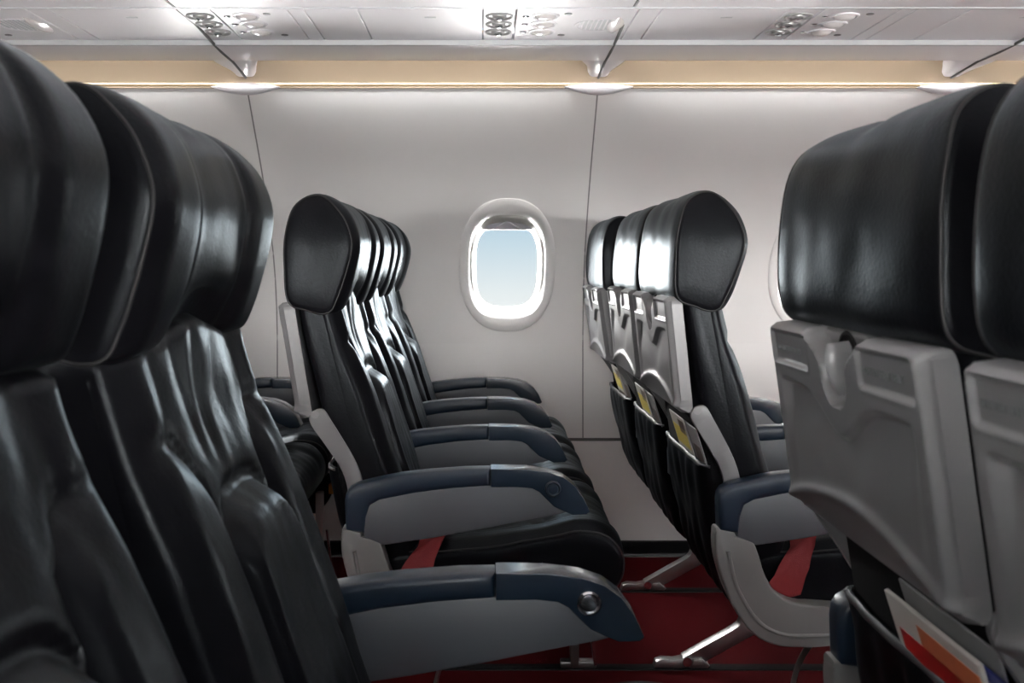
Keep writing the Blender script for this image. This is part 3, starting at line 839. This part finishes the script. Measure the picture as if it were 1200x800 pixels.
# ------------------------------------------------------------------ reading matter in the pockets
def booklet(w, h, th, patches, base):
    """thin booklet standing in x-thin, y-wide, z-tall; patches (y0,y1,z0,z1,material) printed on its rear face"""
    ms = [finish(box(-th / 2, th / 2, -w / 2, w / 2, 0, h, .0008, 1), 'book', base, 0)]
    for a, b, c, d, m in patches:
        ms.append(finish(box(-th / 2 - .0004, -th / 2, a * w / 2, b * w / 2, c * h, d * h), 'print', m, 0))
    return merge(ms, 'booklet')
def place_book(row, yc, me, label, dz=0, dx=0, tilt=0, name='magazine', cat='magazine', roll=0, group='reading matter in the seat pockets'):
    o = ob(name, me, None, (row * PITCH - .262 + dx, yc, .455 + dz), label, cat, group)
    o.rotation_euler = (R(roll), R(-15 + tilt), 0)
    return o
MAG = booklet(.20, .255, .005, [(-.9, .85, .10, .86, PAPERR), (-.95, .3, .70, .95, PAPERO), (.45, .85, .2, .55, PAPERY), (-.3, .4, .62, .68, PAPERW), (-.2, .1, .44, .48, BLACK), (.80, .92, .45, .62, BLACK)], PAPERW)
CARD = booklet(.20, .262, .003, [], PAPERG)
BLUE = booklet(.12, .25, .003, [(-.9, .9, .75, .95, PAPERW), (-.9, 0, .3, .7, PAPERW)], PAPERB)
SAFE = booklet(.15, .27, .003, [(-.9, .9, .74, .90, PAPERY), (-.8, .6, .3, .70, PAPERN), (-.9, -.1, .86, .97, PAPERN)], PAPERW)
SICK = booklet(.12, .27, .003, [(-.8, .2, .5, .85, PAPERN)], PAPERG)
place_book(1, .955, MAG, 'red and white magazine in the pocket of the large near seat back', -.02, .030, -2.5)
place_book(1, .945, CARD, 'plain grey card standing behind the red and white magazine', -.012, .042, -2.5, 'safety_card', 'card')
place_book(1, .835, BLUE, 'dark blue leaflet beside the red and white magazine', -.02, .0362, -2.5, 'leaflet', 'leaflet')
for yc, nm in ((YA, 'aisle'), (YM, 'middle'), (YW, 'window')):
    tl = {'aisle': -1.5, 'middle': -1.5, 'window': -3}[nm]
    place_book(1, yc - .03, SAFE, 'white and yellow card in the pocket behind the %s seat right of the window' % nm, -.015, .026, -2.5, 'safety_card', 'card')
    place_book(1, yc - .14, SICK, 'grey paper bag in the pocket behind the %s seat right of the window' % nm, -.02, .0325, -2.5, 'paper_bag', 'bag')

# life vest pouch under the window seat of the half-hidden row
t = thing('life_vest_pouch', (-.74 + .225, YW - .02, .30), 'black pouch with orange tab hanging under a seat of the half-hidden row', 'pouch')
rows = []
for i in range(13):
    u = i / 12; z = .05 - .12 * u; r_ = .032 * math.sin(math.pi * (.12 + .8 * u)) + .004
    rows.append([(r_ * math.cos(a) + .02 - .035 * u, 1.5 * r_ * math.sin(a), z) for a in [2 * math.pi * k / 16 for k in range(16)]])
ob('pouch', finish(loft(rows), 'pouch', BLACKP, 60), t)
ob('pull_tab', finish(shift(box(-.012, .012, -.03, .03, -.016, .016, .003), (.045, -.01, .012)), 'pull_tab', ORANGE), t, label='orange webbing tab')

# ------------------------------------------------------------------ light and sky
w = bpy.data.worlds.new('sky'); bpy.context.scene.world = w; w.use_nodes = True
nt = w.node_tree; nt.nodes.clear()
def N(t, **k):
    nd = nt.nodes.new(t)
    for a, b in k.items(): setattr(nd, a, b)
    return nd
tc = N('ShaderNodeTexCoord'); sx = N('ShaderNodeSeparateXYZ'); nt.links.new(tc.outputs['Generated'], sx.inputs[0])
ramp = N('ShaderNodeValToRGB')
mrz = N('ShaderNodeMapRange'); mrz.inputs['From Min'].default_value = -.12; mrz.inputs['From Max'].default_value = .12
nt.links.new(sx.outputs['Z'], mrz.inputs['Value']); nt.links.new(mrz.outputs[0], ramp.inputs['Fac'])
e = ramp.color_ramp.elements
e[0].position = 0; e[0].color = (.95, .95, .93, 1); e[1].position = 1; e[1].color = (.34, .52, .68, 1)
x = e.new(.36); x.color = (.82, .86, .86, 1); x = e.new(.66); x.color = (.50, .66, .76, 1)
def mr(src, a, b, lo=0, hi=1):
    m = N('ShaderNodeMapRange', interpolation_type='SMOOTHSTEP')
    m.inputs['From Min'].default_value = a; m.inputs['From Max'].default_value = b
    m.inputs['To Min'].default_value = lo; m.inputs['To Max'].default_value = hi
    nt.links.new(src, m.inputs['Value']); return m.outputs[0]
def mth(op, a, b=None):
    m = N('ShaderNodeMath', operation=op)
    for i, v in enumerate((a, b)):
        if v is None: continue
        if isinstance(v, (int, float)): m.inputs[i].default_value = v
        else: nt.links.new(v, m.inputs[i])
    return m.outputs[0]
HOT = 34.0  # boost for sky outside the direct window view, shaped to light the cabin
glow_l = mth('MULTIPLY', mr(sx.outputs['X'], -.055, -.17), mr(sx.outputs['X'], -.80, -.30, .8, 1.0))            # sky brightened left of the view to light seat backs and add highlights
glow_r = mth('MULTIPLY', mr(sx.outputs['X'], .065, .20), .8)  # brightness added right of the view for highlights on the leather
low_boost = mth('MULTIPLY', mr(sx.outputs['Z'], -.12, -.22), 4.6)  # brightness added below the horizon to light the overhead panels
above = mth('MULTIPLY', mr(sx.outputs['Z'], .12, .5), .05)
rear = mth('MULTIPLY', mr(sx.outputs['Y'], .1, -.3), mr(sx.outputs['Z'], .15, .05, .04, 3.6))  # bright band added behind the camera to light the far wall
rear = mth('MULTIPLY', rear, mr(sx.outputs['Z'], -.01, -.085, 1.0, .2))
s = mth('MAXIMUM', mth('MAXIMUM', glow_l, glow_r), mth('MAXIMUM', mth('MAXIMUM', low_boost, above), rear))
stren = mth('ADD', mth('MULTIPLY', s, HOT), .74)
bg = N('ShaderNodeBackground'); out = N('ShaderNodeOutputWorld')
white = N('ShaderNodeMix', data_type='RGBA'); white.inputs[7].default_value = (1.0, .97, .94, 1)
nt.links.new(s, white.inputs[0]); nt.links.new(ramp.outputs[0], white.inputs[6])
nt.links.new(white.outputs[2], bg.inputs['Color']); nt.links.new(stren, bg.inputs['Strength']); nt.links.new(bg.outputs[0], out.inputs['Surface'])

def portal(wx, far):
    l = bpy.data.lights.new('window_portal', 'AREA'); l.shape = 'RECTANGLE'; l.size = .27; l.size_y = .36
    o = bpy.data.objects.new('window_portal', l); C.objects.link(o)
    y = ywall(WZ) + .13 if far else mirror(ywall(WZ) + .13)
    o.location = (wx, y, WZ + .0); o.rotation_euler = (R(-90), 0, 0) if far else (R(90), 0, 0)
    l.cycles.is_portal = True
for wx in WIN_CENTRES:
    portal(wx, True)
for wx in NEAR_CENTRES: portal(wx, False)

# ------------------------------------------------------------------ camera
cam = bpy.data.cameras.new('camera'); co = bpy.data.objects.new('camera', cam); C.objects.link(co)
co.location = (0, 0, CAMZ); co.rotation_euler = (R(90), 0, 0)
cam.sensor_width = 36; cam.lens = 36 * F / 1200
cam.shift_x = (600 - 564) / 1200; cam.shift_y = -(400 - 308) / 1200
cam.clip_start = .02
cam.dof.use_dof = True; cam.dof.focus_distance = 2.3; cam.dof.aperture_fstop = 9
sc = bpy.context.scene; sc.camera = co
sc.view_settings.view_transform = 'Standard'; sc.view_settings.look = 'None'; sc.view_settings.gamma = 1; sc.view_settings.exposure = .5
sc.view_settings.use_curve_mapping = False
sc.cycles.max_bounces = 10; sc.cycles.diffuse_bounces = 6; sc.cycles.transparent_max_bounces = 12
